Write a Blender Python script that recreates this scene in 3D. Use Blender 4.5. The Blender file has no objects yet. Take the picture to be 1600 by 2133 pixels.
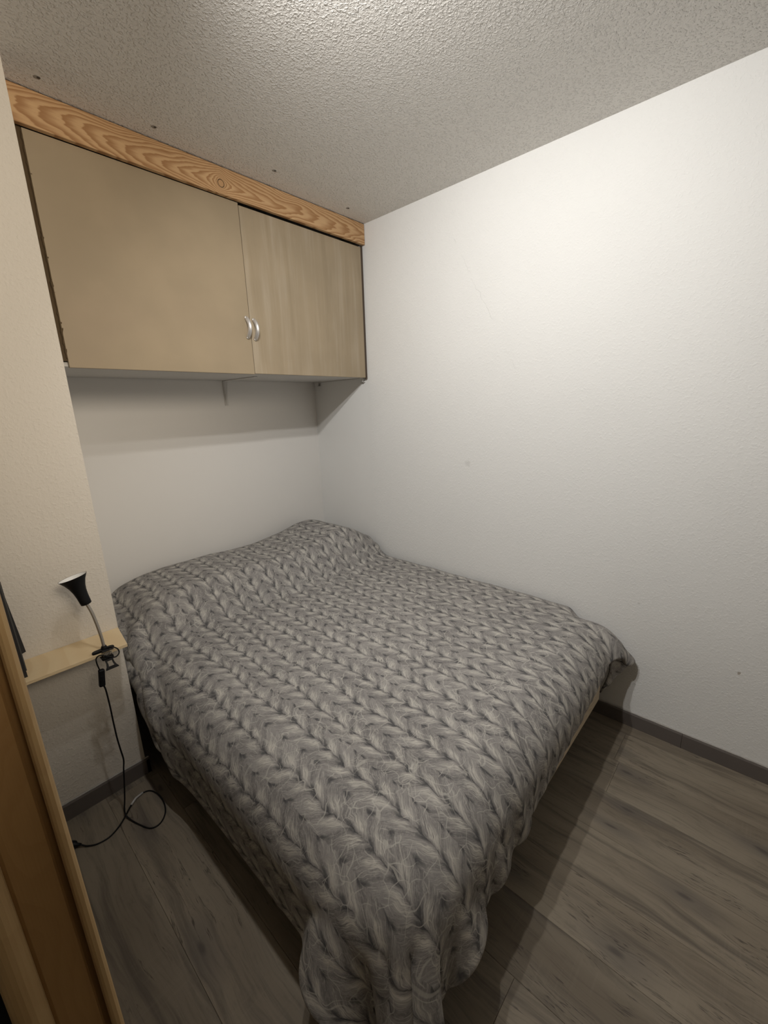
import bpy, bmesh, math, random
import numpy as np
from mathutils import Vector, Matrix

C = bpy.context.scene.collection
sc = bpy.context.scene
R = math.radians

# ------------------------------------------------------------------ camera
cam_d = bpy.data.cameras.new('camera'); cam = bpy.data.objects.new('camera', cam_d); C.objects.link(cam)
fwd = Vector((0.7120304, 0.65863342, -0.24334075)).normalized()
rgt = Vector((0.67271848, -0.73919295, -0.03230523)).normalized()
up = rgt.cross(fwd).normalized()
M = Matrix((rgt, up, -fwd)).transposed().to_4x4(); M.translation = (0, 0, 1.5)
cam.matrix_world = M
cam_d.sensor_fit = 'HORIZONTAL'; cam_d.sensor_width = 36.0
cam_d.lens = 36.0 * 876.68 / 1600.0
cam_d.clip_start = 0.02
sc.camera = cam

# ------------------------------------------------------------------ world, lights, exposure
w = bpy.data.worlds.new('world'); sc.world = w; w.use_nodes = True
w.node_tree.nodes['Background'].inputs[0].default_value = (1.0, 0.95, 0.88, 1)
w.node_tree.nodes['Background'].inputs[1].default_value = 0.02

def spot(name, loc, aim, power, size, blend, col, rad):
    d = bpy.data.lights.new(name, 'SPOT'); o = bpy.data.objects.new(name, d); C.objects.link(o)
    o.location = loc; d.energy = power; d.spot_size = R(size); d.spot_blend = blend
    d.color = col; d.shadow_soft_size = rad
    o.rotation_euler = (Vector(aim) - Vector(loc)).to_track_quat('-Z', 'Y').to_euler()
    return o
LC = (1.0, 0.982, 0.950)
spot('ceiling_bulb_light', (0.45, 0.83, 2.45), (2.00, 0.98, 1.32), 50, 152, 1.0, LC, 0.022)
spot('ceiling_bulb_light', (0.47, 0.62, 2.45), (2.02, 0.77, 1.32), 50, 152, 1.0, LC, 0.022)
spot('pillar_fill_light', (0.22, -0.80, 2.35), (0.05, 1.80, 2.00), 172, 65, 1.0, (1.0, 0.87, 0.70), 0.40)  # added warm fill aimed at the cream wall, source unseen

sc.view_settings.view_transform = 'Standard'
sc.view_settings.look = 'None'
sc.view_settings.gamma = 1.0
sc.view_settings.use_curve_mapping = False
sc.view_settings.exposure = 0.0

# ------------------------------------------------------------------ material helpers
class NT:
    """small node-graph builder"""
    def __init__(s, name):
        s.m = bpy.data.materials.new(name); s.m.use_nodes = True
        s.t = s.m.node_tree; s.b = s.t.nodes['Principled BSDF']
    def n(s, kind, **kw):
        nd = s.t.nodes.new(kind)
        for k, v in kw.items(): setattr(nd, k, v)
        return nd
    def put(s, sock, v):
        if v is None: return
        if isinstance(v, bpy.types.NodeSocket): s.t.links.new(v, sock)
        elif hasattr(sock.default_value, '__len__') and not hasattr(v, '__len__'): sock.default_value = (v,) * len(sock.default_value)
        else: sock.default_value = v
    def math(s, op, a, b=None, c=None, clamp=False):
        nd = s.n('ShaderNodeMath', operation=op, use_clamp=clamp)
        for i, v in enumerate((a, b, c)): s.put(nd.inputs[i], v)
        return nd.outputs[0]
    def ss(s, x, lo, hi, a=0.0, b=1.0):
        nd = s.n('ShaderNodeMapRange', interpolation_type='SMOOTHSTEP')
        for i, v in enumerate((x, lo, hi, a, b)): s.put(nd.inputs[i], v)
        return nd.outputs[0]
    def lin(s, x, lo, hi, a=0.0, b=1.0):
        nd = s.n('ShaderNodeMapRange')
        for i, v in enumerate((x, lo, hi, a, b)): s.put(nd.inputs[i], v)
        return nd.outputs[0]
    def mix(s, f, a, b, mode='MIX'):
        nd = s.n('ShaderNodeMix', data_type='RGBA', blend_type=mode)
        s.put(nd.inputs[0], f)
        for i, v in ((6, a), (7, b)):
            if isinstance(v, tuple) and len(v) == 3: v = v + (1,)
            s.put(nd.inputs[i], v)
        return nd.outputs[2]
    def xyz(s, v):
        nd = s.n('ShaderNodeSeparateXYZ'); s.put(nd.inputs[0], v); return nd.outputs
    def vec(s, x, y, z=0.0):
        nd = s.n('ShaderNodeCombineXYZ')
        for i, v in enumerate((x, y, z)): s.put(nd.inputs[i], v)
        return nd.outputs[0]
    def vmul(s, v, k):
        nd = s.n('ShaderNodeVectorMath', operation='MULTIPLY'); s.put(nd.inputs[0], v); s.put(nd.inputs[1], k); return nd.outputs[0]
    def vadd(s, v, k):
        nd = s.n('ShaderNodeVectorMath', operation='ADD'); s.put(nd.inputs[0], v); s.put(nd.inputs[1], k); return nd.outputs[0]
    def noise(s, v, scale, detail=2.0, rough=0.5, dist=0.0):
        nd = s.n('ShaderNodeTexNoise'); s.put(nd.inputs['Vector'], v)
        nd.inputs['Scale'].default_value = scale; nd.inputs['Detail'].default_value = detail
        nd.inputs['Roughness'].default_value = rough; nd.inputs['Distortion'].default_value = dist
        return nd.outputs[0]
    def voro(s, v, scale, feature='F1', rnd=1.0):
        nd = s.n('ShaderNodeTexVoronoi', feature=feature); s.put(nd.inputs['Vector'], v)
        nd.inputs['Scale'].default_value = scale; nd.inputs['Randomness'].default_value = rnd
        return nd.outputs[0]
    def white(s, v):
        nd = s.n('ShaderNodeTexWhiteNoise'); s.put(nd.inputs['Vector'], v); return nd.outputs[0]
    def obj(s): return s.n('ShaderNodeTexCoord').outputs['Object']
    def uv(s): return s.n('ShaderNodeTexCoord').outputs['UV']
    def pos(s): return s.n('ShaderNodeNewGeometry').outputs['Position']
    def rand(s): return s.n('ShaderNodeObjectInfo').outputs['Random']
    def bump(s, h, strength=0.5, dist=0.002, normal=None):
        nd = s.n('ShaderNodeBump'); s.put(nd.inputs['Height'], h)
        nd.inputs['Strength'].default_value = strength; nd.inputs['Distance'].default_value = dist
        if normal is not None: s.put(nd.inputs['Normal'], normal)
        return nd.outputs[0]
    def out(s, col=None, rough=0.6, metal=0.0, normal=None, spec=None, trans=None):
        if isinstance(col, tuple) and len(col) == 3: col = col + (1,)
        s.put(s.b.inputs['Base Color'], col); s.put(s.b.inputs['Roughness'], rough); s.put(s.b.inputs['Metallic'], metal)
        if normal is not None: s.put(s.b.inputs['Normal'], normal)
        if spec is not None: s.put(s.b.inputs['Specular IOR Level'], spec)
        if trans is not None: s.put(s.b.inputs['Transmission Weight'], trans)
        return s.m

def plain(name, col, rough=0.5, metal=0.0, spec=None):
    t = NT(name); p = t.pos()
    n = t.noise(p, 60, 3)
    c = t.mix(t.math('MULTIPLY', n, 0.25), col, tuple(x * 0.72 for x in col))
    return t.out(c, rough, metal, t.bump(n, 0.08, 0.001), spec)

def m_plaster(name, col, grain, strength, stains=(), alcove=False, lumps=.3, crack=False):
    """painted plaster: fine orange-peel relief, faint grime, a few marks"""
    t = NT(name); p = t.pos()
    f1 = t.noise(p, grain, 3, 0.55); f2 = t.noise(p, grain * 0.33, 2, 0.5)
    lump = t.ss(t.noise(t.vadd(p, (3.1, 1.7, .4)), grain * 0.75, 2), 0.50, 0.70)
    h = t.math('ADD', t.math('MULTIPLY', f1, 0.6), t.math('ADD', t.math('MULTIPLY', f2, 0.3), t.math('MULTIPLY', lump, lumps)))
    if alcove:
        h = t.math('MULTIPLY', h, t.ss(t.xyz(p)[1], 1.935, 1.955, 1.0, 0.15))
    big = t.noise(p, 1.6, 4, 0.6)
    c = t.mix(t.math('MULTIPLY', t.ss(big, 0.45, 0.75), 0.10), col, tuple(x * 0.80 for x in col))
    for (ctr, r, k, tint) in stains:
        nd = t.n('ShaderNodeVectorMath', operation='DISTANCE')
        wob = t.n('ShaderNodeTexNoise'); t.put(wob.inputs['Vector'], p); wob.inputs['Scale'].default_value = 90
        pp = t.vadd(p, t.vmul(t.vadd(wob.outputs[1], (-.5, -.5, -.5)), r * 1.1))
        t.put(nd.inputs[0], pp); nd.inputs[1].default_value = ctr
        c = t.mix(t.ss(nd.outputs['Value'], r * 0.55, r, k, 0.0), c, tint)
    if crack:
        _, y, z = t.xyz(p)
        ln = t.math('SUBTRACT', t.math('SUBTRACT', 2.317, z), t.math('MULTIPLY', t.math('SUBTRACT', 1.33, y), 1.79))
        ln = t.math('ABSOLUTE', t.math('ADD', ln, t.math('MULTIPLY', t.math('SUBTRACT', t.noise(p, 14, 3), .5), .10)))
        on = t.math('MULTIPLY', t.math('MULTIPLY', t.ss(z, 1.62, 1.70), t.ss(z, 2.28, 2.33, 1, 0)), t.ss(t.noise(p, 9, 2), .42, .55))
        cr = t.math('MULTIPLY', t.ss(ln, .001, .004, 1, 0), on)
        c = t.mix(t.math('MULTIPLY', cr, .16), c, (.35, .34, .33)); h = t.math('SUBTRACT', h, t.math('MULTIPLY', cr, .5))
    return t.out(c, 0.85, 0, t.bump(h, strength, 0.004), 0.25)

def m_floor():
    t = NT('laminate_planks'); o = t.obj(); r = t.rand()
    off = t.vec(t.math('MULTIPLY', r, 37.0), t.math('MULTIPLY', r, 91.0), t.math('MULTIPLY', r, 53.0))
    p = t.vadd(o, off)
    warp = t.noise(t.vmul(p, (3, 1.0, 1)), 2.2, 3)
    pw = t.vadd(p, t.vmul(t.vec(warp, 0, 0), (0.09, 1, 1)))
    streak = t.noise(t.vmul(pw, (26, 1.3, 1)), 1.0, 5, 0.62)
    fine = t.noise(t.vmul(pw, (170, 7, 1)), 1.0, 4, 0.6)
    broad = t.noise(t.vmul(pw, (6, .8, 1)), 1.0, 3, 0.55)
    base = t.mix(t.ss(broad, .3, .7), (.182, .149, .110), (.272, .232, .177))
    c = t.mix(t.math('MULTIPLY', t.ss(streak, .48, .72), .75), base, (.085, .070, .057))
    mott = t.noise(t.vmul(pw, (40, 9, 1)), 1.0, 4, .7)
    c = t.mix(t.math('MULTIPLY', t.ss(mott, .52, .72), .35), c, (.095, .078, .062))
    c = t.mix(t.math('MULTIPLY', t.ss(fine, .5, .75), .32), c, (.085, .068, .052))
    saw = t.noise(t.vmul(p, (5, 150, 1)), 1.0, 2)          # faint cross saw marks
    c = t.mix(t.math('MULTIPLY', t.math('MULTIPLY', t.ss(saw, .5, .68), t.ss(t.noise(p, 5, 2), .52, .66)), .09), c, (.30, .26, .21))
    kv = t.n('ShaderNodeTexVoronoi', feature='F1', voronoi_dimensions='2D'); t.put(kv.inputs['Vector'], t.vmul(pw, (5, 1.7, 1))); kv.inputs['Scale'].default_value = 1.0
    knot = t.ss(kv.outputs[0], .012, .055, 1, 0)
    c = t.mix(t.math('MULTIPLY', knot, .7), c, (.035, .028, .022))
    halo = t.ss(kv.outputs[0], .03, .27, 1, 0)
    c = t.mix(t.math('MULTIPLY', halo, .5), c, (.10, .088, .08))
    crack = t.math('MULTIPLY', t.ss(t.math('ABSOLUTE', t.math('SUBTRACT', streak, .5)), 0, .010, 1, 0), t.ss(t.noise(p, 4.0, 2), .50, .58))
    c = t.mix(t.math('MULTIPLY', crack, .75), c, (.04, .032, .026))
    tone = t.lin(r, 0, 1, .93, 1.07)
    c = t.mix(1.0, c, t.vec(tone, tone, tone), 'MULTIPLY')
    h = t.math('ADD', t.math('MULTIPLY', fine, .6), t.math('MULTIPLY', crack, -1.0))
    return t.out(c, t.lin(fine, .3, .7, .50, .64), 0, t.bump(h, .25, .0015), .35)

def m_pine(name, light, dark, axis='X', ring=130.0, knot=None, knot_r=0.012, contrast=.8):
    """sawn pine: growth-ring bands run along `axis`, bent round a knot"""
    t = NT(name); x, y, z = t.xyz(t.pos())
    if axis == 'X': a, b, cc = x, z, y
    else: a, b, cc = z, x, y
    n1 = t.noise(t.vec(t.math('MULTIPLY', a, 3.2), t.math('MULTIPLY', b, 9.0), cc), 1.0, 2)
    n2 = t.noise(t.vec(t.math('MULTIPLY', a, 9.0), t.math('MULTIPLY', b, 60.0), cc), 1.0, 3)
    v = t.math('ADD', t.math('MULTIPLY', b, 0.55), t.math('ADD', t.math('MULTIPLY', n1, 0.16), t.math('MULTIPLY', n2, 0.008)))
    kn = None
    if knot:
        da = t.math('SUBTRACT', a, knot[0]); db = t.math('SUBTRACT', b, knot[1])
        # growth rings hug the knot and trail off along the board
        ad = t.math('ABSOLUTE', da)
        hug = t.math('MULTIPLY', t.math('SUBTRACT', 1.0, t.math('EXPONENT', t.math('MULTIPLY', ad, -45.0))), .030)
        da2 = t.math('ADD', t.math('MULTIPLY', ad, t.ss(da, -.01, .01, .105, .060)), hug)
        wv = t.math('MULTIPLY', t.math('SUBTRACT', n1, .5), t.ss(ad, .02, .35, .02, .10))
        db2 = t.math('ADD', db, wv)
        rr = t.math('SQRT', t.math('ADD', t.math('MULTIPLY', da2, da2), t.math('MULTIPLY', db2, db2)))
        v = t.math('ADD', rr, t.math('MULTIPLY', n2, .007))
        kn = t.math('SQRT', t.math('ADD', t.math('MULTIPLY', da, da), t.math('MULTIPLY', db, db)))
    f = t.math('FRACT', t.math('MULTIPLY', v, ring))
    band = t.math('MULTIPLY', t.ss(f, 0.15, 0.86), t.ss(f, .88, 1.0, 1, 0))
    wide = t.noise(t.vec(t.math('MULTIPLY', a, 2.0), t.math('MULTIPLY', b, 14), cc), 1.0, 2)
    c0 = t.mix(t.ss(wide, .35, .65), light, tuple(l * .86 + dk * .14 for l, dk in zip(light, dark)))
    c = t.mix(t.math('MULTIPLY', band, contrast), c0, dark)
    fib = t.noise(t.vec(t.math('MULTIPLY', a, 14), t.math('MULTIPLY', b, 500), t.math('MULTIPLY', cc, 500)), 1.0, 2)
    c = t.mix(t.math('MULTIPLY', t.ss(fib, .4, .7), .16), c, dark)
    if kn is not None:
        c = t.mix(t.ss(kn, knot_r * .80, knot_r * .86), tuple(l * .55 + dk * .5 for l, dk in zip(light, dark)), c)
        ringm = t.math('MULTIPLY', t.ss(kn, knot_r * .78, knot_r * .9), t.ss(kn, knot_r * .95, knot_r * 1.12, 1, 0))
        c = t.mix(ringm, c, (.06, .03, .012))
    return t.out(c, .55, 0, t.bump(t.math('ADD', band, fib), .12, .0006), .3)

def m_duvet():
    """cotton print: chunky-knit leaf chevrons in greys, seen along the bed"""
    t = NT('knit_print_cotton'); uv = t.uv()
    wob = t.n('ShaderNodeTexNoise'); t.put(wob.inputs['Vector'], uv); wob.inputs['Scale'].default_value = 22; wob.inputs['Detail'].default_value = 2
    wob2 = t.n('ShaderNodeTexNoise'); t.put(wob2.inputs['Vector'], uv); wob2.inputs['Scale'].default_value = 4.5; wob2.inputs['Detail'].default_value = 1
    q = t.vadd(uv, t.vmul(t.vadd(wob.outputs[1], (-.5, -.5, 0)), (.026, .026, 0)))
    q = t.vadd(q, t.vmul(t.vadd(wob2.outputs[1], (-.5, -.5, 0)), (.05, .07, 0)))
    u, v, _ = t.xyz(q)
    a = t.math('DIVIDE', u, .10); b = t.math('DIVIDE', v, .070)
    fa = t.math('FRACT', a)
    d = t.math('MULTIPLY', t.math('MINIMUM', fa, t.math('SUBTRACT', 1.0, fa)), 2.0)          # 0 on the column line, 1 between columns
    side = t.math('GREATER_THAN', fa, .5)
    colid = t.math('FLOOR', t.math('ADD', a, .5))
    # leaves bow: steep near the line, flatter outwards
    lw = t.math('SUBTRACT', b, t.math('MULTIPLY', t.math('POWER', d, .8), .86))
    lw = t.math('ADD', lw, t.math('ADD', t.math('MULTIPLY', side, .17), t.math('MULTIPLY', t.white(t.vec(colid, 3.0)), .35)))
    fw = t.math('FRACT', lw); row = t.math('FLOOR', lw)
    rnd = t.white(t.vec(row, t.math('ADD', colid, t.math('MULTIPLY', side, 51.3)), 1.0))
    ac = t.math('SUBTRACT', 1.0, t.math('ABSOLUTE', t.math('SUBTRACT', t.math('MULTIPLY', fw, 2.0), 1.0)))   # 0 at leaf edge, 1 mid
    # petal outline: the edge shade widens at both ends of the leaf
    endw = t.math('POWER', t.math('ABSOLUTE', t.math('SUBTRACT', t.math('MULTIPLY', d, 2.0), 1.0)), 2.2)
    edge = t.ss(ac, 0.0, t.math('ADD', .30, t.math('MULTIPLY', endw, .55)), 1, 0)
    fib = t.noise(t.vec(t.math('MULTIPLY', d, 2.2), t.math('MULTIPLY', lw, 21.0), t.math('ADD', t.math('MULTIPLY', colid, 7.3), t.math('MULTIPLY', side, 3.7))), 1.0, 5, .70, .9)
    fluff = t.noise(q, 150, 3, .6, 1.2)
    tip = t.math('MULTIPLY', t.ss(d, .06, .20), t.ss(d, .38, .72, 1, 0))
    base = t.mix(t.lin(rnd, 0, 1), (.200, .190, .187), (.290, .276, .266))
    c = t.mix(t.math('MULTIPLY', t.ss(fib, .48, .66), .60), base, (.53, .505, .46))
    c = t.mix(t.math('MULTIPLY', t.math('MULTIPLY', tip, t.ss(ac, .25, .8)), t.lin(fib, .37, .58, .03, .74)), c, (.64, .61, .55))
    c = t.mix(t.math('MULTIPLY', t.ss(fib, .30, .46, 1, 0), .50), c, (.115, .11, .112))
    c = t.mix(t.math('MULTIPLY', t.ss(fluff, .45, .68), .28), c, (.42, .40, .37))
    c = t.mix(t.math('MULTIPLY', edge, t.lin(fluff, .3, .7, .42, .0)), c, (.105, .10, .103))
    lm = t.math('MULTIPLY', t.ss(t.math('ADD', d, t.math('MULTIPLY', fluff, .05)), .02, .085, 1, 0), t.lin(t.noise(q, 38, 2), .38, .60, .15, 1.0))
    c = t.mix(t.math('MULTIPLY', lm, .72), c, (.040, .042, .048))
    node = t.math('MULTIPLY', t.ss(d, .10, .30, 1, 0), t.ss(ac, .05, .50, 1, 0))
    c = t.mix(t.math('MULTIPLY', node, .66), c, (.035, .038, .044))
    dot = t.math('MULTIPLY', t.ss(d, .78, .95), t.ss(ac, .05, .40, 1, 0))
    c = t.mix(t.math('MULTIPLY', dot, .75), c, (.05, .052, .058))
    # stray pale mohair hairs
    hv = t.n('ShaderNodeTexNoise'); t.put(hv.inputs['Vector'], uv); hv.inputs['Scale'].default_value = 16; hv.inputs['Detail'].default_value = 1
    hq = t.vadd(uv, t.vmul(t.vadd(hv.outputs[1], (-.5, -.5, 0)), (.075, .075, 0)))
    he = t.voro(hq, 19, 'DISTANCE_TO_EDGE')
    hair = t.math('MULTIPLY', t.ss(he, .010, .026, 1, 0), t.ss(t.noise(uv, 17, 2), .44, .58))
    he2 = t.voro(t.vadd(hq, (.37, .91, 0)), 26, 'DISTANCE_TO_EDGE')
    hair2 = t.math('MULTIPLY', t.ss(he2, .011, .028, 1, 0), t.ss(t.noise(t.vadd(uv, (4, 2, 0)), 13, 2), .46, .60))
    c = t.mix(t.math('MULTIPLY', t.math('MAXIMUM', hair, hair2), .45), c, (.60, .575, .52))
    # creased cotton relief
    n1 = t.noise(t.vmul(uv, (1.0, .55, 1)), 26, 3, .55, .8); n2 = t.noise(uv, 400, 2)
    h = t.math('ADD', n1, t.math('MULTIPLY', n2, .03))
    return t.out(c, .92, 0, t.bump(h, .35, .006), .12)

def m_door(name, streaky):
    t = NT(name); x, y, z = t.xyz(t.pos())
    n = t.noise(t.vec(x, z, 0), 3.5, 3)
    c = t.mix(t.ss(n, .35, .7), (.330, .262, .174), (.367, .290, .193))
    if streaky:
        st = t.noise(t.vec(t.math('MULTIPLY', x, 16), t.math('MULTIPLY', z, 1.1), 0), 1.0, 4, .6, .5)
        st2 = t.noise(t.vec(t.math('MULTIPLY', x, 55), t.math('MULTIPLY', z, 2.5), 4), 1.0, 3)
        c = t.mix(t.math('MULTIPLY', t.ss(st, .46, .68), .45), c, (.46, .39, .30))
        c = t.mix(t.math('MULTIPLY', t.ss(st, .30, .44, 1, 0), .40), c, (.265, .21, .135))
        c = t.mix(t.math('MULTIPLY', t.ss(st2, .5, .7), .15), c, (.44, .37, .285))
    else:
        sm = t.noise(t.vec(x, z, 7), 1.8, 4, .6)
        c = t.mix(t.math('MULTIPLY', t.ss(sm, .5, .72), .30), c, (.37, .28, .195))
    g = t.noise(t.vec(t.math('MULTIPLY', x, 300), t.math('MULTIPLY', z, 300), 0), 1.0, 2)
    return t.out(c, .48, 0, t.bump(g, .04, .0005), .35)

def m_flex():
    t = NT('ribbed_chrome'); n = t.noise(t.pos(), 300, 2)
    wv = t.n('ShaderNodeTexWave'); t.put(wv.inputs['Vector'], t.pos()); wv.inputs['Scale'].default_value = 160; wv.bands_direction = 'Z'
    return t.out((.46, .43, .39), .35, .85, t.bump(wv.outputs[1], .4, .001))

MAT = dict(
    ceiling=m_plaster('textured_ceiling_paint', (.80, .775, .735), 165, .85, lumps=.75),
    wall=m_plaster('white_wall_paint', (.80, .795, .775), 140, .36,
                   stains=(((2.0, 1.213, 1.184), .020, .30, (.50, .49, .47)), ((2.0, -.032, .431), .007, .7, (.28, .22, .16)),
                           ((2.0, .335, .62), .006, .35, (.45, .42, .38))), alcove=True, crack=True),
    back=m_plaster('alcove_wall_paint', (.765, .745, .715), 60, .05),
    pillar=m_plaster('cream_wall_paint', (.72, .672, .600), 120, .50),
    floor=m_floor(),
    skirting=plain('grey_brown_skirting', (.130, .112, .102), .5),
    caulk=plain('skirting_caulk', (.42, .40, .37), .8),
    beam=m_pine('sawn_pine', (.600, .390, .205), (.310, .148, .055), 'X', 150, (1.112, 2.462), .0155),
    jamb=m_pine('varnished_pine', (.380, .225, .090), (.290, .155, .055), 'Z', 60, contrast=.22),
    jamb_edge=m_pine('varnished_pine_edge', (.500, .345, .170), (.390, .240, .105), 'Z', 70, contrast=.22),
    shelf=m_pine('pale_pine', (.800, .650, .420), (.680, .490, .270), 'X', 70, contrast=.35),
    rail=m_pine('raw_pale_pine', (.660, .570, .430), (.560, .460, .320), 'X', 60),
    door_tan=m_door('tan_laminate', False), door_streak=m_door('streaked_tan_laminate', True),
    carcass=plain('grey_white_board', (.62, .60, .57), .6),
    dark_edge=plain('dark_board_edge', (.075, .052, .036), .7),
    foam=plain('brown_filler_foam', (.085, .055, .025), .9),
    chrome=plain('brushed_nickel', (.72, .705, .69), .45, .75),
    white_metal=plain('white_enamelled_metal', (.66, .64, .61), .45),
    black=plain('black_plastic', (.006, .006, .007), .5, 0, .25),
    black_soft=plain('black_card', (.014, .013, .014), .60),
    grey_soft=plain('dark_grey_card', (.070, .066, .060), .75),
    inner=plain('white_lamp_lining', (.86, .86, .85), .5),
    flex=m_flex(), duvet=m_duvet(),
    mattress=plain('dark_blue_grey_ticking', (.045, .052, .066), .9),
    tag=plain('clear_cord_sleeve', (.50, .48, .46), .25),
    hole=plain('dark_screw_head', (.050, .045, .040), .5),
    hole_paint=plain('smudged_paint', (.34, .32, .29), .8),
)

# ------------------------------------------------------------------ mesh helpers
def link(name, me, mat=None, parent=None, smooth=False):
    o = bpy.data.objects.new(name, me); C.objects.link(o)
    if mat is not None and not me.materials: me.materials.append(mat)
    if parent is not None: o.parent = parent
    if smooth:
        for p in me.polygons: p.use_smooth = True
    return o
def mesh_of(bm, name):
    bmesh.ops.recalc_face_normals(bm, faces=bm.faces)
    me = bpy.data.meshes.new(name); bm.to_mesh(me); bm.free(); return me
def box(bm, lo, hi, bev=0.0, seg=2):
    v = [bm.verts.new((x, y, z)) for x in (lo[0], hi[0]) for y in (lo[1], hi[1]) for z in (lo[2], hi[2])]
    f = [bm.faces.new([v[i] for i in q]) for q in ((0, 1, 3, 2), (4, 6, 7, 5), (0, 4, 5, 1), (2, 3, 7, 6), (0, 2, 6, 4), (1, 5, 7, 3))]
    if bev:
        e = {e for x in f for e in x.edges}
        bmesh.ops.bevel(bm, geom=list(e), offset=bev, segments=seg, affect='EDGES', profile=.5)
def bobj(name, lo, hi, mat, parent=None, bev=0.0, seg=2):
    bm = bmesh.new(); box(bm, lo, hi, bev, seg)
    return link(name, mesh_of(bm, name), mat, parent)
def catmull(pts, n=8):
    P = [Vector(p) for p in pts]; P = [2 * P[0] - P[1]] + P + [2 * P[-1] - P[-2]]; out = []
    for i in range(1, len(P) - 2):
        for k in range(n):
            t = k / n; a, b, c, d_ = P[i - 1:i + 3]
            out.append(.5 * ((2 * b) + (c - a) * t + (2 * a - 5 * b + 4 * c - d_) * t * t + (3 * b - a - 3 * c + d_) * t ** 3))
    return out + [P[-2]]
def tube(bm, pts, rad, seg=8, flat=None):
    """sweep a circle (or an ellipse rad x flat) along pts"""
    n = len(pts); rs = rad if hasattr(rad, '__len__') else [rad] * n
    tang = [(pts[min(i + 1, n - 1)] - pts[max(i - 1, 0)]).normalized() for i in range(n)]
    nrm = tang[0].orthogonal().normalized(); rings = []
    for i in range(n):
        nrm = (nrm - tang[i] * nrm.dot(tang[i])).normalized(); bi = tang[i].cross(nrm)
        rings.append([bm.verts.new(pts[i] + (nrm * math.cos(a) * rs[i] + bi * math.sin(a) * (flat or rs[i]))) for a in (2 * math.pi * k / seg for k in range(seg))])
    for r0, r1 in zip(rings, rings[1:]):
        for k in range(seg): bm.faces.new((r0[k], r0[(k + 1) % seg], r1[(k + 1) % seg], r1[k]))
    bm.faces.new(rings[0][::-1]); bm.faces.new(rings[-1])
def lathe(bm, prof, origin, axis, seg=40):
    """prof: list of (radius, height along axis)"""
    ax = Vector(axis).normalized(); u = ax.orthogonal().normalized(); v = ax.cross(u); rings = []
    for r, h in prof:
        if r < 1e-6: rings.append([bm.verts.new(Vector(origin) + ax * h)])
        else: rings.append([bm.verts.new(Vector(origin) + ax * h + (u * math.cos(a) + v * math.sin(a)) * r) for a in (2 * math.pi * k / seg for k in range(seg))])
    for a, b in zip(rings, rings[1:]):
        for k in range(seg):
            q = []
            for vtx in (a[k % len(a)], a[(k + 1) % len(a)], b[(k + 1) % len(b)], b[k % len(b)]):
                if vtx not in q: q.append(vtx)
            if len(q) > 2: bm.faces.new(q)
def prism(bm, plan, z0, z1):
    lo = [bm.verts.new((x, y, z0)) for x, y in plan]; hi = [bm.verts.new((x, y, z1)) for x, y in plan]; n = len(plan)
    for i in range(n): bm.faces.new((lo[i], lo[(i + 1) % n], hi[(i + 1) % n], hi[i]))
    bm.faces.new(lo[::-1]); bm.faces.new(hi)
def tag(o, label, cat, group=None):
    o['label'] = label; o['category'] = cat
    if group: o['group'] = group
    return o
def thing(name, loc, label, cat, group=None):
    o = bpy.data.objects.new(name, None); C.objects.link(o); o.location = loc; o.empty_display_size = .05
    return tag(o, label, cat, group)
def struct(o, label=None, cat=None):
    o['kind'] = 'structure'
    if label: o['label'] = label
    if cat: o['category'] = cat
    return o
def reparent(o, parent):
    """parent while keeping the world placement (things only translate)"""
    o.parent = parent; o.location = o.location - parent.location
    return o

# ------------------------------------------------------------------ the room
XR, YB, ZC, XP, YP, YC = 2.0, 2.488, 2.531, 0.384, 1.801, 1.951
X0, Y0 = -1.15, -1.25
struct(bobj('wall_right', (XR, Y0 - .1, 0), (XR + .1, YB + .1, ZC), MAT['wall']), 'white textured plaster wall along the right of the bed', 'wall')
struct(bobj('wall_back', (XP, YB, 0), (XR, YB + .1, ZC), MAT['back']), 'smooth off-white alcove wall at the head of the bed', 'wall')
struct(bobj('wall_left', (X0 - .1, YP, 0), (XP, YB + .1, ZC), MAT['pillar']), 'cream plaster wall projection left of the alcove, behind the lamp', 'wall')
struct(bobj('wall_side', (X0 - .1, Y0 - .1, 0), (X0, YP, ZC), MAT['pillar']), 'cream wall on the doorway side', 'wall')
struct(bobj('wall_front', (X0, Y0 - .1, 0), (XR, Y0, ZC), MAT['pillar']), 'cream wall behind the camera', 'wall')
struct(bobj('wall_doorway', (X0, .62, 0), (-.101, .70, ZC), MAT['pillar']), 'cream wall beside the pine door jamb', 'wall')
ceil = struct(bobj('ceiling', (X0 - .1, Y0 - .1, ZC), (XR + .1, YB + .1, ZC + .1), MAT['ceiling']), 'off-white ceiling with coarse stippled plaster', 'ceiling')
for (x, y) in ((.483, 1.856), (.827, 1.856), (1.312, 1.804), (1.798, 1.848)):
    bm = bmesh.new(); lathe(bm, [(0, -.0016), (.0042, -.0014), (.0052, 0), (.0052, .001)], (x, y, ZC), (0, 0, 1), 14)
    link('screw_head', mesh_of(bm, 'screw_head'), MAT['hole'], ceil, True)
    bm = bmesh.new(); lathe(bm, [(0, -.0004), (.006, -.0004), (.0095, 0)], (x - .004, y + .002, ZC), (0, 0, 1), 14)
    link('paint_smudge', mesh_of(bm, 'paint_smudge'), MAT['hole_paint'], ceil)

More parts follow.
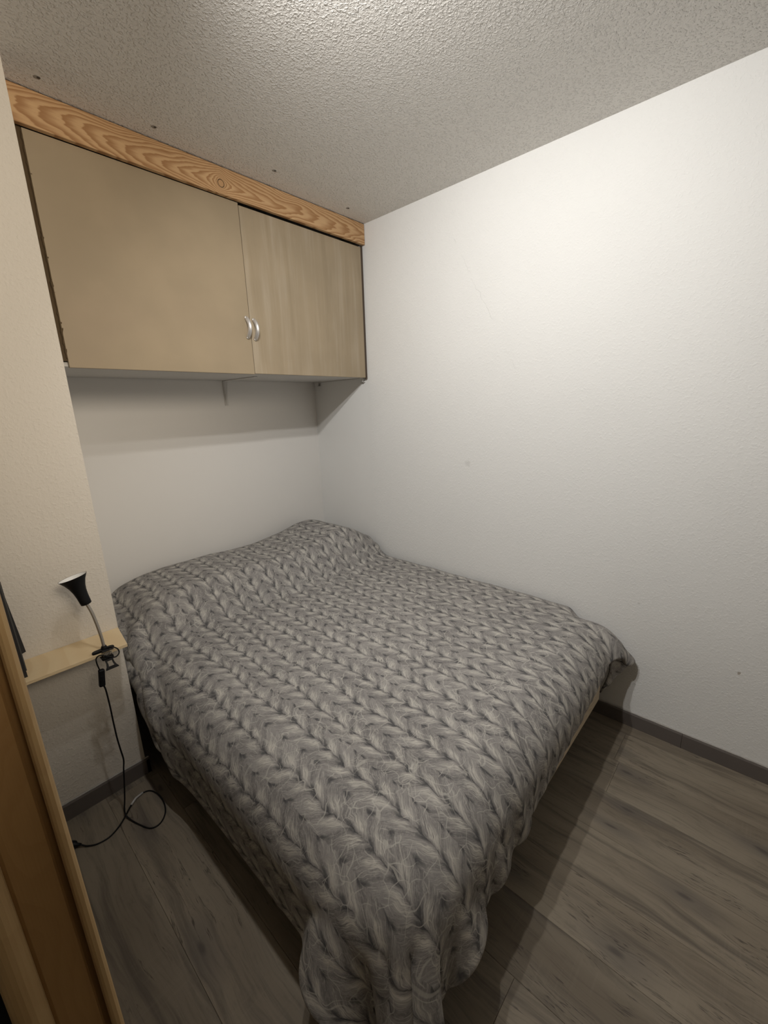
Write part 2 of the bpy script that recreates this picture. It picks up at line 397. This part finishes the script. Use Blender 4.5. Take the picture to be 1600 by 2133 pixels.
# floor: a slab and one object per plank
fl = struct(bobj('floor', (X0 - .1, Y0 - .1, -.06), (XR + .1, YB + .1, -.009), MAT['dark_edge']), 'grey-brown wood-look laminate floor', 'floor')
PW, PL, G = .1893, 1.21, .0003
edges = [1.926 - PW * k for k in range(-1, 18)]
plank_cache = {}
for ci, x1 in enumerate(edges):
    x0 = max(x1 - PW, X0); x1 = min(x1, XR)
    if x1 - x0 < .005: continue
    shift = (-.122, .31, -.122, .55, -.122, .74)[ci % 6] if ci % 2 else (.48, .29, .66)[(ci // 2) % 3]
    y = shift - PL * 2
    while y < YB:
        ya, yb = max(y, Y0), min(y + PL, YB)
        if yb - ya > .01:
            key = (round(x1 - x0, 4), round(yb - ya, 4))
            if key not in plank_cache:
                bm = bmesh.new(); box(bm, (G, G, -.009), (key[0] - G, key[1] - G, 0))
                bmesh.ops.bevel(bm, geom=[e for e in bm.edges if all(v.co.z > -.001 for v in e.verts)], offset=.0006, segments=1, affect='EDGES')
                me = mesh_of(bm, 'plank'); me.materials.append(MAT['floor']); plank_cache[key] = me
            o = bpy.data.objects.new('plank', plank_cache[key]); C.objects.link(o); o.location = (x0, ya, 0); o.parent = fl
        y += PL

# skirting boards with a ragged caulk bead
def skirting(name, a, b, nrm, h, label, joints=()):
    a, b, nrm = Vector(a), Vector(b), Vector(nrm); L = (b - a).length; dr = (b - a).normalized()
    cuts = [0] + list(joints) + [L]; root = None
    for s0, s1 in zip(cuts, cuts[1:]):
        bm = bmesh.new(); prof = [(0, 0), (.012, 0), (.012, h - .006), (.009, h), (0, h)]
        e0 = .0006 if s0 else 0; e1 = .0006 if s1 < L else 0
        A = [bm.verts.new(a + dr * (s0 + e0) + nrm * p + Vector((0, 0, q))) for p, q in prof]
        B = [bm.verts.new(a + dr * (s1 - e1) + nrm * p + Vector((0, 0, q))) for p, q in prof]
        for i in range(5): bm.faces.new((A[i], A[(i + 1) % 5], B[(i + 1) % 5], B[i]))
        bm.faces.new(A[::-1]); bm.faces.new(B)
        if root is None: root = struct(link(name, mesh_of(bm, name), MAT['skirting']), label, 'skirting board')
        else: link('skirting_length', mesh_of(bm, 'skirting_length'), MAT['skirting'], root)
    bm = bmesh.new(); rng = random.Random(5); n = int(L / .02); pts = []
    for i in range(n + 1):
        pts.append(a + dr * (L * i / n) + nrm * .004 + Vector((0, 0, h + .0005 + rng.random() * .0012)))
    tube(bm, pts, [.0022 + rng.random() * .0022 for _ in pts], 6)
    link('caulk_bead', mesh_of(bm, 'caulk_bead'), MAT['caulk'], root)
    return root
skirting('baseboard_right', (XR, Y0, 0), (XR, YB, 0), (-1, 0, 0), .070, 'grey-brown skirting board along the right wall', (1.25 + .11,))
skirting('baseboard_left', (X0, YP, 0), (XP + .012, YP, 0), (0, -1, 0), .070, 'grey-brown skirting board under the small wall shelf')
sk = bobj('baseboard_alcove', (XP, YP - .012, 0), (XP + .012, YB, .070), MAT['skirting']); struct(sk, 'dark skirting board on the alcove side beside the bed', 'skirting board')

# ------------------------------------------------------------------ pine jamb close to the camera
tr = struct(bpy.data.objects.new('trim_1', None), 'varnished pine door jamb at the left edge, close to the camera', 'door frame'); C.objects.link(tr); tr.location = (.0070, .62, 0)
def jpart(name, plan, mat, z1=2.45):
    bm = bmesh.new(); prism(bm, plan, 0, z1)
    o = link(name, mesh_of(bm, name), mat); o.parent = tr; o.location = (0, -.62, 0); return o
def arc(cx, cy, rx, ry, n=8, a0=180, a1=360):
    return [(cx + rx * math.cos(R(a0 + (a1 - a0) * i / n)), cy + ry * math.sin(R(a0 + (a1 - a0) * i / n))) for i in range(n + 1)]
jpart('edge_strip', [(.0195, .70)] + [(.0195, .616)] + [(.0215, .611), (.0245, .6092), (.0290, .6095), (.0320, .613), (.0335, .619)] + [(.0350, .70)], MAT['jamb_edge'])
jpart('groove_strip', [(.0130, .70), (.0130, .628), (.0195, .632), (.0195, .70)], MAT['jamb'])
jpart('jamb_board', [(-.034, .70), (-.034, .622), (-.030, .620), (.0105, .620), (.0130, .623), (.0130, .70)], MAT['jamb'])
jpart('round_moulding', [(-.069, .70)] + arc(-.0515, .620, .0175, .016, 10) + [(-.034, .70)], MAT['jamb_edge'])
jpart('gap_shade_strip', [(-.10, .70), (-.10, .640), (-.069, .640), (-.069, .70)], MAT['black'])  # shade of the gap beside the moulding, put in as a black strip
tr.rotation_euler = (0, -.0095, 0)

# ------------------------------------------------------------------ pine beam over the cupboard
bm = bmesh.new(); box(bm, (XP - .0, 1.928, 2.421), (XR - .004, 1.949, 2.5275), .002, 2)
beam = tag(link('pine_beam', mesh_of(bm, 'pine_beam'), MAT['beam']), 'sawn pine board with a round knot under the ceiling, above the cupboard doors', 'board')

# ------------------------------------------------------------------ wall cupboard
ZB = 1.679
cup = thing('wall_cupboard', (1.19, YC + .25, ZB), 'wide two-door tan wall cupboard under the pine board, over the bed head', 'cupboard')
def cpart(name, lo, hi, mat, bev=0, parent=cup):
    o = bobj(name, lo, hi, mat, None, bev); return reparent(o, cup) if parent is cup else o
XS = 1.199
ld = cpart('door', (.432, 1.951, ZB - .003), (XS - .0015, 1.969, 2.4195), MAT['door_tan'], .0012); ld['label'] = 'plain tan left door'
rd = cpart('door', (XS + .0015, 1.951, ZB), (1.981, 1.969, 2.411), MAT['door_streak'], .0012); rd['label'] = 'streaked tan right door'
cpart('side_panel', (1.9835, 1.9605, ZB - .003), (1.9985, 2.470, 2.50), MAT['carcass'])
cpart('edge_strip', (1.9835, 1.953, ZB - .008), (1.9985, 1.9603, 2.42), MAT['dark_edge'])
cpart('bottom_panel', (.386, 1.972, ZB + .002), (1.983, 2.486, ZB + .018), MAT['carcass'], .001)
cpart('filler_strip', (.386, 1.958, ZB + .02), (.4318, 1.966, 2.50), MAT['foam'])
cpart('top_panel', (.386, 1.972, 2.49), (1.983, 2.486, 2.508), MAT['carcass'])
# crumbling filler edge beside the left door
rng = random.Random(3); bm = bmesh.new()
pts = [Vector((.4322 + rng.uniform(-.0018, .0018), 1.9565, ZB + .03 + (2.41 - ZB - .03) * i / 70)) for i in range(71)]
tube(bm, pts, [.0035 + rng.random() * .003 for _ in pts], 6)
reparent(link('filler_bead', mesh_of(bm, 'filler_bead'), MAT['foam']), cup)
def bow_handle(x, zc, door):
    bm = bmesh.new(); n = 18; half = .046; pts = []
    for i in range(n + 1):
        t_ = i / n; z = zc - half + 2 * half * t_
        pts.append(Vector((x, 1.9505 - .030 * math.sin(math.pi * t_) ** .75, z)))
    tube(bm, pts, .0046, 12, .0088)
    for s in (-1, 1): lathe(bm, [(0, 0), (.0075, 0), (.0075, .004), (.005, .006), (0, .006)], (x, 1.951, zc + s * half * .96), (0, -1, 0), 14)
    o = link('handle', mesh_of(bm, 'handle'), MAT['chrome'], None, True)
    o.parent = door; o.location = -(cup.location + door.location)
    o['label'] = 'brushed metal bow handle'
bow_handle(XS - .021, 1.889, ld); bow_handle(XS + .019, 1.884, rd)
# white bracket under the cupboard, on the back wall
bm = bmesh.new()
box(bm, (1.302, 2.4835, 1.535), (1.322, 2.4875, ZB + .0015), .0008, 1)          # upright on the wall
box(bm, (1.302, 2.13, ZB - .0025), (1.322, 2.4835, ZB + .0015), .0008, 1)       # arm under the panel
for sx in (1.3045, 1.3195):                                                     # raised rims tapering down the upright
    tube(bm, [Vector((sx + (1.312 - sx) * a, 2.483 - .016 * (1 - a), ZB - .004 - (ZB - 1.545) * a)) for a in (0, .33, .66, 1)], .0022, 6)
reparent(link('shelf_bracket', mesh_of(bm, 'shelf_bracket'), MAT['white_metal']), cup)['label'] = 'white metal shelf bracket on the alcove wall'
for y in (1.985, 2.43):
    bm = bmesh.new(); box(bm, (1.957, y - .009, ZB - .002), (1.983, y + .009, ZB + .0015)); box(bm, (1.9965, y - .009, ZB - .026), (1.9995, y + .009, ZB - .0165))
    box(bm, (1.980, y - .009, ZB - .026), (1.9835, y + .009, ZB + .0015))
    box(bm, (1.980, y - .009, ZB - .026), (1.9995, y + .009, ZB - .0235))
    reparent(link('corner_bracket', mesh_of(bm, 'corner_bracket'), MAT['white_metal']), cup)

# ------------------------------------------------------------------ little pine wall shelf
bm = bmesh.new()
plan = [(-.30, 1.800), (-.30, 1.636), (.366, 1.635), (.3835, 1.800)]
prism(bm, plan, .680, .692)
bmesh.ops.bevel(bm, geom=bm.edges[:], offset=.001, segments=1, affect='EDGES')
tag(link('wall_shelf', mesh_of(bm, 'wall_shelf'), MAT['shelf']), 'narrow pale pine shelf fixed to the cream wall, carrying the clip lamp', 'shelf')

# black folder standing open on the shelf behind the jamb
fo = thing('black_folder', (.07, 1.72, .692), 'thin black folder standing open on the left of the pine shelf, behind the door jamb', 'folder')
def leaf(name, base_a, base_b, h, lean, mat, th=.003):
    a, b = Vector(base_a), Vector(base_b); dr = (b - a).normalized(); nn = Vector((-dr.y, dr.x, 0)); bm = bmesh.new()
    up_ = Vector((lean[0], lean[1], h)); q = []
    for p in (a, b, b + up_, a + up_): q.append((bm.verts.new(p), bm.verts.new(p + nn * th)))
    for i in range(4):
        (v0, w0), (v1, w1) = q[i], q[(i + 1) % 4]; bm.faces.new((v0, v1, w1, w0))
    bm.faces.new([v for v, _ in q]); bm.faces.new([w_ for _, w_ in q][::-1])
    return reparent(link(name, mesh_of(bm, name), mat), fo)
leaf('front_cover', (-.10, 1.655, .692), (.0870, 1.668, .692), .315, (-.006, .030), MAT['black_soft'])
leaf('inner_page', (-.10, 1.676, .692), (.0905, 1.698, .700), .300, (-.003, .050), MAT['grey_soft'])
leaf('back_cover', (-.10, 1.705, .700), (.1030, 1.750, .742), .29, (-.020, .030), MAT['black_soft'])

# ------------------------------------------------------------------ clip lamp
lamp = thing('clip_lamp', (.290, 1.64, .692), 'small black clip-on reading lamp with bendy metal neck, clamped to the pine shelf', 'lamp')
def lpart(name, bm, mat, smooth=True, parent=None):
    o = link(name, mesh_of(bm, name), mat, None, smooth)
    if parent is None: reparent(o, lamp)
    else: o.parent = parent; o.location = -(lamp.location + parent.location)
    return o
base_p = Vector((.276, 1.648, .880)); ax = Vector((-.185, .17, .96)).normalized()
bm = bmesh.new()
lathe(bm, [(0, 0), (.013, 0), (.0158, .002), (.0165, .012), (.0172, .030), (.0195, .050), (.0240, .068), (.0310, .085), (.0405, .1005), (.0420, .1025),
           (.0410, .1025), (.0300, .0845), (.0228, .067), (.0180, .050), (.0155, .030), (0, .028)], base_p, ax, 48)
shade = lpart('lamp_shade', bm, MAT['black'])
bm = bmesh.new()
lathe(bm, [(.0407, .1022), (.0296, .0842), (.0222, .067), (.0174, .050), (.0150, .032), (0, .0315)], base_p, ax, 48)
lpart('reflector', bm, MAT['inner'], True, shade)['label'] = 'white inner lining'
bm = bmesh.new()
lathe(bm, [(0, .033), (.010, .034), (.012, .042), (.017, .055), (.0215, .068), (.0225, .076), (.018, .086), (.008, .091), (0, .092)], base_p, ax, 28)
lpart('bulb', bm, MAT['inner'], True, shade)['label'] = 'white lamp bulb'
bm = bmesh.new(); tube(bm, catmull([(.298, 1.648, .704), (.2965, 1.648, .745), (.2915, 1.649, .800), (.285, 1.6485, .845), (.2755, 1.648, .884)], 12), .0051, 12)
lpart('gooseneck', bm, MAT['flex'])
# clamp: slim upper pad, lower jaw, spring coil and two pinch handles
bm = bmesh.new()
pad = [(.2615, 1.640), (.2590, 1.646), (.2610, 1.654), (.2700, 1.659), (.3160, 1.661), (.3260, 1.657), (.3290, 1.650), (.3265, 1.644), (.3170, 1.641), (.2720, 1.638)]
prism(bm, pad, .6922, .6990); bmesh.ops.bevel(bm, geom=bm.edges[:], offset=.0015, segments=2, affect='EDGES')
lathe(bm, [(0, 0), (.010, 0), (.010, .006), (.0072, .013), (0, .013)], (.298, 1.648, .698), (0, 0, 1), 20)
lpart('upper_jaw', bm, MAT['black'], False)
bm = bmesh.new()
box(bm, (.280, 1.618, .668), (.316, 1.660, .6795), .003)
lpart('lower_jaw', bm, MAT['black'], False)
def pinch(bm, rows):
    """plate with a window: rows of (centre, half width along X) joined as a frame"""
    v = [[bm.verts.new((cx + s * hw, cy, cz)) for s in (-1, -.55, .55, 1)] for (cx, cy, cz, hw) in rows]
    for i in range(len(rows) - 1):
        for k in range(3):
            if k == 1 and i in (1, 2): continue
            bm.faces.new((v[i][k], v[i][k + 1], v[i + 1][k + 1], v[i + 1][k]))
    f = bm.faces[:]
    r = bmesh.ops.extrude_face_region(bm, geom=f)
    bmesh.ops.translate(bm, verts=[g for g in r['geom'] if isinstance(g, bmesh.types.BMVert)], vec=(0, .0035, .002))
bm = bmesh.new(); pinch(bm, [(.299, 1.622, .676, .015), (.299, 1.615, .664, .0125), (.300, 1.610, .655, .0125), (.301, 1.604, .645, .0155), (.3015, 1.601, .638, .0200)])
lpart('pinch_handle', bm, MAT['black'], False)
bm = bmesh.new(); pinch(bm, [(.298, 1.640, .698, .014), (.298, 1.628, .700, .0125), (.298, 1.618, .703, .0125), (.299, 1.608, .706, .014), (.299, 1.602, .708, .018)])
lpart('pinch_handle', bm, MAT['black'], False)
bm = bmesh.new(); hel = [Vector((.284 + .030 * i / 60, 1.625 + .0062 * math.cos(i * .75), .686 + .0062 * math.sin(i * .75))) for i in range(61)]
tube(bm, hel, .0012, 6); lpart('spring', bm, MAT['flex'])
# cord: wraps the clamp once, drops through the switch to the floor, loops and ends in the plug
bm = bmesh.new()
tube(bm, catmull([(.298, 1.640, .701), (.3150, 1.632, .704), (.3300, 1.622, .695), (.3320, 1.615, .680), (.3180, 1.610, .672), (.2980, 1.606, .684),
                  (.2760, 1.612, .698), (.2640, 1.617, .690), (.2630, 1.621, .672), (.2660, 1.626, .650), (.2685, 1.630, .636)], 8), .0022, 8)
tube(bm, catmull([(.2705, 1.632, .572), (.2740, 1.634, .548), (.2755, 1.635, .480), (.2750, 1.635, .402), (.2755, 1.634, .340), (.2780, 1.633, .290), (.2800, 1.632, .245),
                  (.2740, 1.634, .205), (.2680, 1.637, .150), (.2590, 1.640, .080), (.2490, 1.637, .025), (.2530, 1.615, .0075), (.2720, 1.560, .0024), (.2950, 1.512, .0024),
                  (.3260, 1.505, .0024), (.3560, 1.535, .0024), (.3700, 1.585, .0024), (.3690, 1.640, .0024), (.3560, 1.683, .0024), (.3320, 1.697, .0030), (.3020, 1.690, .0040),
                  (.2700, 1.660, .0070), (.2460, 1.632, .0080), (.2150, 1.607, .0040), (.1800, 1.592, .0024), (.1440, 1.597, .0024), (.1180, 1.615, .0040), (.1020, 1.632, .0110)], 10), .0027, 8)
lpart('cord', bm, MAT['black'])
bm = bmesh.new(); box(bm, (-.0095, -.008, -.032), (.0095, .008, .032), .0045, 3)
box(bm, (-.0045, -.0105, -.011), (.0045, -.0075, .011), .001)
bmesh.ops.transform(bm, matrix=Matrix.Translation((.2695, 1.631, .604)) @ Matrix.Rotation(R(7), 4, 'Y'), verts=bm.verts)
lpart('cord_switch', bm, MAT['black'], False)
bm = bmesh.new(); tube(bm, [Vector((.3300, 1.6972, .0045)), Vector((.3020, 1.6900, .0055)), Vector((.2790, 1.6690, .0075))], .0042, 10); lpart('cord_sleeve', bm, MAT['tag'])
bm = bmesh.new(); pl0 = Vector((.1010, 1.633, .0120)); pd = Vector((-.72, .69, .02)).normalized()
lathe(bm, [(0, -.004), (.004, -.004), (.006, .010), (.012, .016), (.0135, .022), (.0135, .036), (.0155, .038), (.0155, .042), (0, .042)], pl0, pd, 20)
for s in (-1, 1):
    q0 = pl0 + pd * .042 + Vector((pd.y, -pd.x, 0)) * .0095 * s
    tube(bm, [q0, q0 + pd * .019], .0024, 8)
plug = lpart('plug', bm, MAT['black'])

# ------------------------------------------------------------------ bed frame and mattress
bed = thing('bed_frame', (1.17, 1.45, 0), 'pale raw-pine bed frame, foot rail showing below the duvet hem', 'bed')
def bpart(name, lo, hi, mat, bev=.002):
    return reparent(bobj(name, lo, hi, mat, None, bev), bed)
bpart('foot_rail', (.475, .419, .174), (1.852, .437, .262), MAT['rail'])
bpart('head_rail', (.475, 2.440, .176), (1.850, 2.458, .262), MAT['rail'])
bpart('side_rail', (.475, .443, .176), (.493, 2.439, .262), MAT['rail'])
bpart('side_rail', (1.832, .443, .176), (1.850, 2.439, .262), MAT['rail'])
for i in range(14):
    y = .50 + i * .140
    bpart('slat', (.494, y, .236), (1.831, y + .065, .2485), MAT['rail'], 0)
for x in (.56, 1.72):
    for y in (.62, 2.25): bpart('leg', (x, y, 0), (x + .06, y + .06, .2355), MAT['black'], .002)
mt = bobj('mattress', (.4955, .462, .2640), (1.8295, 2.4375, .425), MAT['mattress'], None, .085, 5)
tag(mt, 'dark blue-grey mattress, a sliver seen between duvet hem and foot rail', 'mattress')

# ------------------------------------------------------------------ duvet: cloth relaxed over the mattress in numpy
def simulate():
    rng = np.random.default_rng(7)
    XE, YE = 1.975, .12                 # right edge against the wall; the front edge hangs over the foot
    dl, W, L = DUV['left'], DUV['W'], DUV['L']
    nx, ny = 126, 160
    su = np.linspace(0, W, nx); sv = np.linspace(0, L, ny)
    S, V = np.meshgrid(su, sv, indexing='ij')      # S from the left hem, V from the head down to the foot hem
    V = V * (1.0 + DUV['skew'] * (.31 - S / W) + .036 * np.clip((S - W + .17) / .13, 0, 1) ** 2)    # the foot hem runs a little askew
    U = S.copy()
    X = XE - (W - S) * .985; Y = 2.455 - V * .985; Z = np.full_like(X, .80)
    lm = X < .415; Z = np.where(lm, .80 - (.415 - X), Z); X = np.where(lm, .415, X)
    P = np.stack([X, Y, Z], -1); P += rng.normal(0, .0012, P.shape)
    Q = P.copy(); dx = W / (nx - 1); dy = L / (ny - 1); dg = math.hypot(dx, dy)
    R0 = .15
    def ground(x, y):
        """height of what lies under the cloth where it is supported from below"""
        pil = np.clip((y - 1.80) / .20, 0, 1); pil = pil * pil * (3 - 2 * pil)
        tail = np.clip((2.47 - y) / .16, 0, 1); tail = .66 + .34 * tail * (2 - tail)
        amp = .150 * np.exp(-((x - .86) / .40) ** 4) + .158 * np.exp(-((x - 1.62) / .40) ** 4) + .055 * np.exp(-((x - 1.74) / .16) ** 2)
        return .507 + pil * tail * amp + .014 * np.exp(-((x - 1.1) / .5) ** 2) 
    def collide(P, Q):
        x, y, z = P[..., 0], P[..., 1], P[..., 2]
        # rounded mattress block, in plan x from .452 and y from .402 (duvet thickness included)
        gx0 = .425 + .02 * np.clip((y - 1.45) / .3, 0, 1)
        sh = np.clip((x - 1.80) / .14, 0, 1); gy0 = .400 - .062 * sh * sh * (3 - 2 * sh)
        top = ground(x, y)
        ex = np.clip(gx0 + R0 - x, 0, None); ey = np.clip(gy0 + R0 - y, 0, None)
        er = np.where(y < .62, np.clip(x - (1.99 - R0), 0, None), 0)
        ex = np.maximum(ex, er)
        e = np.sqrt(ex ** 2 + ey ** 2); inside = (e < R0)
        topr = top - (R0 - np.sqrt(np.clip(R0 ** 2 - e ** 2, 0, None)))
        pen = topr - z; side = R0 - e
        up_ = inside & (pen > 0) & ((pen < side + .012) | (e < 1e-9))
        out = inside & (pen > 0) & ~up_
        P[..., 2] = np.where(up_, topr, z)
        k = np.where(out & (e > 1e-9), R0 / np.maximum(e, 1e-9), 1.0)
        sx = np.where(er > 0, -1.0, 1.0)
        xe = np.where(sx > 0, gx0 + R0, 1.99 - R0)
        P[..., 0] = np.where(out & (ex > 0), xe - sx * ex * k, P[..., 0])
        P[..., 1] = np.where(out & (ey > 0), gy0 + R0 - ey * k, P[..., 1])
        hit = up_ | out
        Q[hit] += (P[hit] - Q[hit]) * .55       # friction
        P[..., 0] = np.minimum(P[..., 0], 1.975); P[..., 1] = np.minimum(P[..., 1], 2.460)
        alc = P[..., 1] > 1.755
        P[..., 0] = np.where(alc, np.maximum(P[..., 0], .416), P[..., 0])
        P[..., 2] = np.maximum(P[..., 2], .016)
    def solve(P, a, b, r, stiff):
        dv = P[b] - P[a]; ln = np.sqrt((dv ** 2).sum(-1, keepdims=True)) + 1e-9
        c = dv * (.5 * stiff * (ln - r) / ln)
        P[a] += c; P[b] -= c
    def pairs(ox, oy):
        out = []
        for px in ((0, 1) if ox else (None,)):
            for py in ((0, 1) if (oy and not ox) else (None,)):
                if ox:
                    st = px * ox; xs = [i for i in range(nx - ox) if (i // ox) % 2 == px]
                    ys = range(max(0, -oy), ny - max(0, oy))
                    I = np.array(xs)[:, None]; J = np.array(list(ys))[None, :]
                    out.append(((I, J), (I + ox, J + oy)))
                else:
                    J = np.array([j for j in range(ny - oy) if (j // oy) % 2 == py])[None, :]; I = np.arange(nx)[:, None]
                    out.append(((I, J), (I, J + oy)))
        return out
    st = lambda q, lo, hi: (lambda t: t * t * (3 - 2 * t))(np.clip((q - lo) / (hi - lo), 0, 1))
    foot = st(V, L - .34, L - .06); leftm = st(S, .30, .05)
    crease = np.exp(-((V - .72 - .10 * np.sin(S * 3.1)) / .07) ** 2)
    gx_ = 1 + .006 * foot + .004 + .030 * st(V, 1.15, .60) * st(S, 1.1, .5); gy_ = 1 + .006 * leftm + .07 * crease * st(S, .25, .7) + .006
    def rest(p, k):
        (a, b) = p
        ds = (S[b] - S[a]) * gx_[a]; dv = (V[b] - V[a]) * gy_[a]
        return np.sqrt(ds ** 2 + dv ** 2)[..., None]
    inner = np.maximum(st(S, .34, .62) * (1 - .95 * st(V, L - .55, L - .30) * st(S, 1.05, .75)), .40 * st(V, L - .62, L - .38) * st(S, .55, .38))[..., None]
    cons = [(p, rest(p, k), k if k != .10 else .10 * inner[p[0]]) for p, k in
            [(p, 1.0) for p in pairs(1, 0)] + [(p, 1.0) for p in pairs(0, 1)] + [(p, .5) for p in pairs(1, 1)] + [(p, .5) for p in pairs(1, -1)] +
            [(p, .14) for p in pairs(4, 0)] + [(p, .14) for p in pairs(0, 4)] + [(p, .10) for p in pairs(9, 0)] + [(p, .10) for p in pairs(0, 9)]]
    n = DUV['steps']
    for it in range(n):
        v = (P - Q) * (.965 if it < n * .7 else .90); Q = P.copy()
        sp = np.sqrt((v ** 2).sum(-1, keepdims=True)); v *= np.minimum(1, .02 / np.maximum(sp, 1e-9))
        P = P + v; P[..., 2] -= .00055
        for _ in range(3):
            for (a, b), r, k in cons: solve(P, a, b, r, k)
            collide(P, Q)
    # gathered vertical wrinkles where the foot end hangs down
    wr = np.sin(S * 61 + 2.2 * np.sin(S * 17) + 3.0 * V) * (.5 + .5 * np.sin(S * 11.3 + 1.0)) + .6 * np.sin(S * 97 - 9.0 * V + 1.7 * np.sin(S * 23))
    ft = st(V, L - .40, L - .12) * st(S, .42, .62)
    P[..., 1] -= .0030 * wr * ft * (P[..., 2] > .1); P[..., 2] += .0018 * wr * ft
    # creases below the pillows and the soft unevenness of the filling
    lump = .0035 * np.sin(S * 9.3 + 1.1 * np.sin(V * 5.1)) * np.sin(V * 7.7 + .9 * np.sin(S * 6.3)) + .002 * np.sin(S * 23 + V * 11) * np.sin(V * 19 - S * 7)
    on = st(S, .30, .50) * st(V, L - .25, L - .45)
    P[..., 2] += lump * on
    for (s0, v0, s1, v1, amp, wd) in ((.70, .60, 1.30, .72, .010, .016), (1.05, .78, 1.74, .70, .012, .014), (1.30, .64, 1.76, .60, .014, .013), (.52, .70, .95, .80, .006, .016), (1.42, .90, 1.70, .84, .006, .012)):
        t = (S - s0) / (s1 - s0); vc = v0 + (v1 - v0) * t + .012 * np.sin(t * 5 + s0 * 9)
        q = (V - vc) / wd
        P[..., 2] += amp * np.sin(np.pi * np.clip(t, 0, 1)) * (np.exp(-q ** 2) - .55 * np.exp(-((q - 1.5) / .8) ** 2))
    return P, S, V, nx, ny

DUV = dict(left=.30, W=1.79, L=2.275, steps=200, skew=.105)
P, S, V, nx, ny = simulate()
me = bpy.data.meshes.new('duvet')
idx = np.arange(nx * ny).reshape(nx, ny)
faces = np.stack([idx[:-1, :-1], idx[:-1, 1:], idx[1:, 1:], idx[1:, :-1]], -1).reshape(-1, 4)
me.from_pydata(P.reshape(-1, 3).tolist(), [], faces[:, ::-1].tolist()); me.update()
uvl = me.uv_layers.new(name='UVMap')
vi = np.empty(len(me.loops), np.int32); me.loops.foreach_get('vertex_index', vi)
# print coordinates in metres: u across the bed (a column line at world X = .625), v towards the head
uu = S.reshape(-1) + (1.975 - DUV['W']) - .025; vv = 4.0 - V.reshape(-1)
uvl.data.foreach_set('uv', np.stack([uu[vi], vv[vi]], -1).astype(np.float32).ravel())
duvet = link('duvet', me, MAT['duvet'], None, True)
sd = duvet.modifiers.new('thickness', 'SOLIDIFY'); sd.thickness = .022; sd.offset = -1.0
sb = duvet.modifiers.new('smooth', 'SUBSURF'); sb.levels = 1; sb.render_levels = 1
tag(duvet, 'rumpled grey duvet with a chunky-knit leaf print spread over the bed', 'duvet')

# the corner of the duvet folded back under itself beside the wall
A, B, D = Vector((1.969, .336, .335)), Vector((1.868, .394, .385)), Vector((1.866, .416, .200))
bm = bmesh.new(); n = 10; grid = []; ul = bm.loops.layers.uv.new('UVMap')
for i in range(n + 1):
    row = []
    for j in range(n + 1):
        a_, b_ = i / n, j / n
        top_ = A.lerp(B, a_); bot_ = A.lerp(D, a_)
        q = top_.lerp(bot_, b_) + Vector((.35, -.75, -.2)) * (.012 * math.sin(math.pi * b_) * a_ + .0035 * math.sin(13 * a_ + 5 * b_))
        row.append((bm.verts.new(q), (1.30 + .13 * b_ * a_, 1.70 + .15 * a_ + .05 * b_)))
    grid.append(row)
for i in range(n):
    for j in range(n):
        q = [grid[i][j], grid[i + 1][j], grid[i + 1][j + 1], grid[i][j + 1]]
        f = bm.faces.new([v for v, _ in q])
        for lp, (_, tuv) in zip(f.loops, q): lp[ul].uv = tuv
fc = link('folded_corner', mesh_of(bm, 'folded_corner'), MAT['duvet'], duvet, True)
m_ = fc.modifiers.new('thickness', 'SOLIDIFY'); m_.thickness = .006
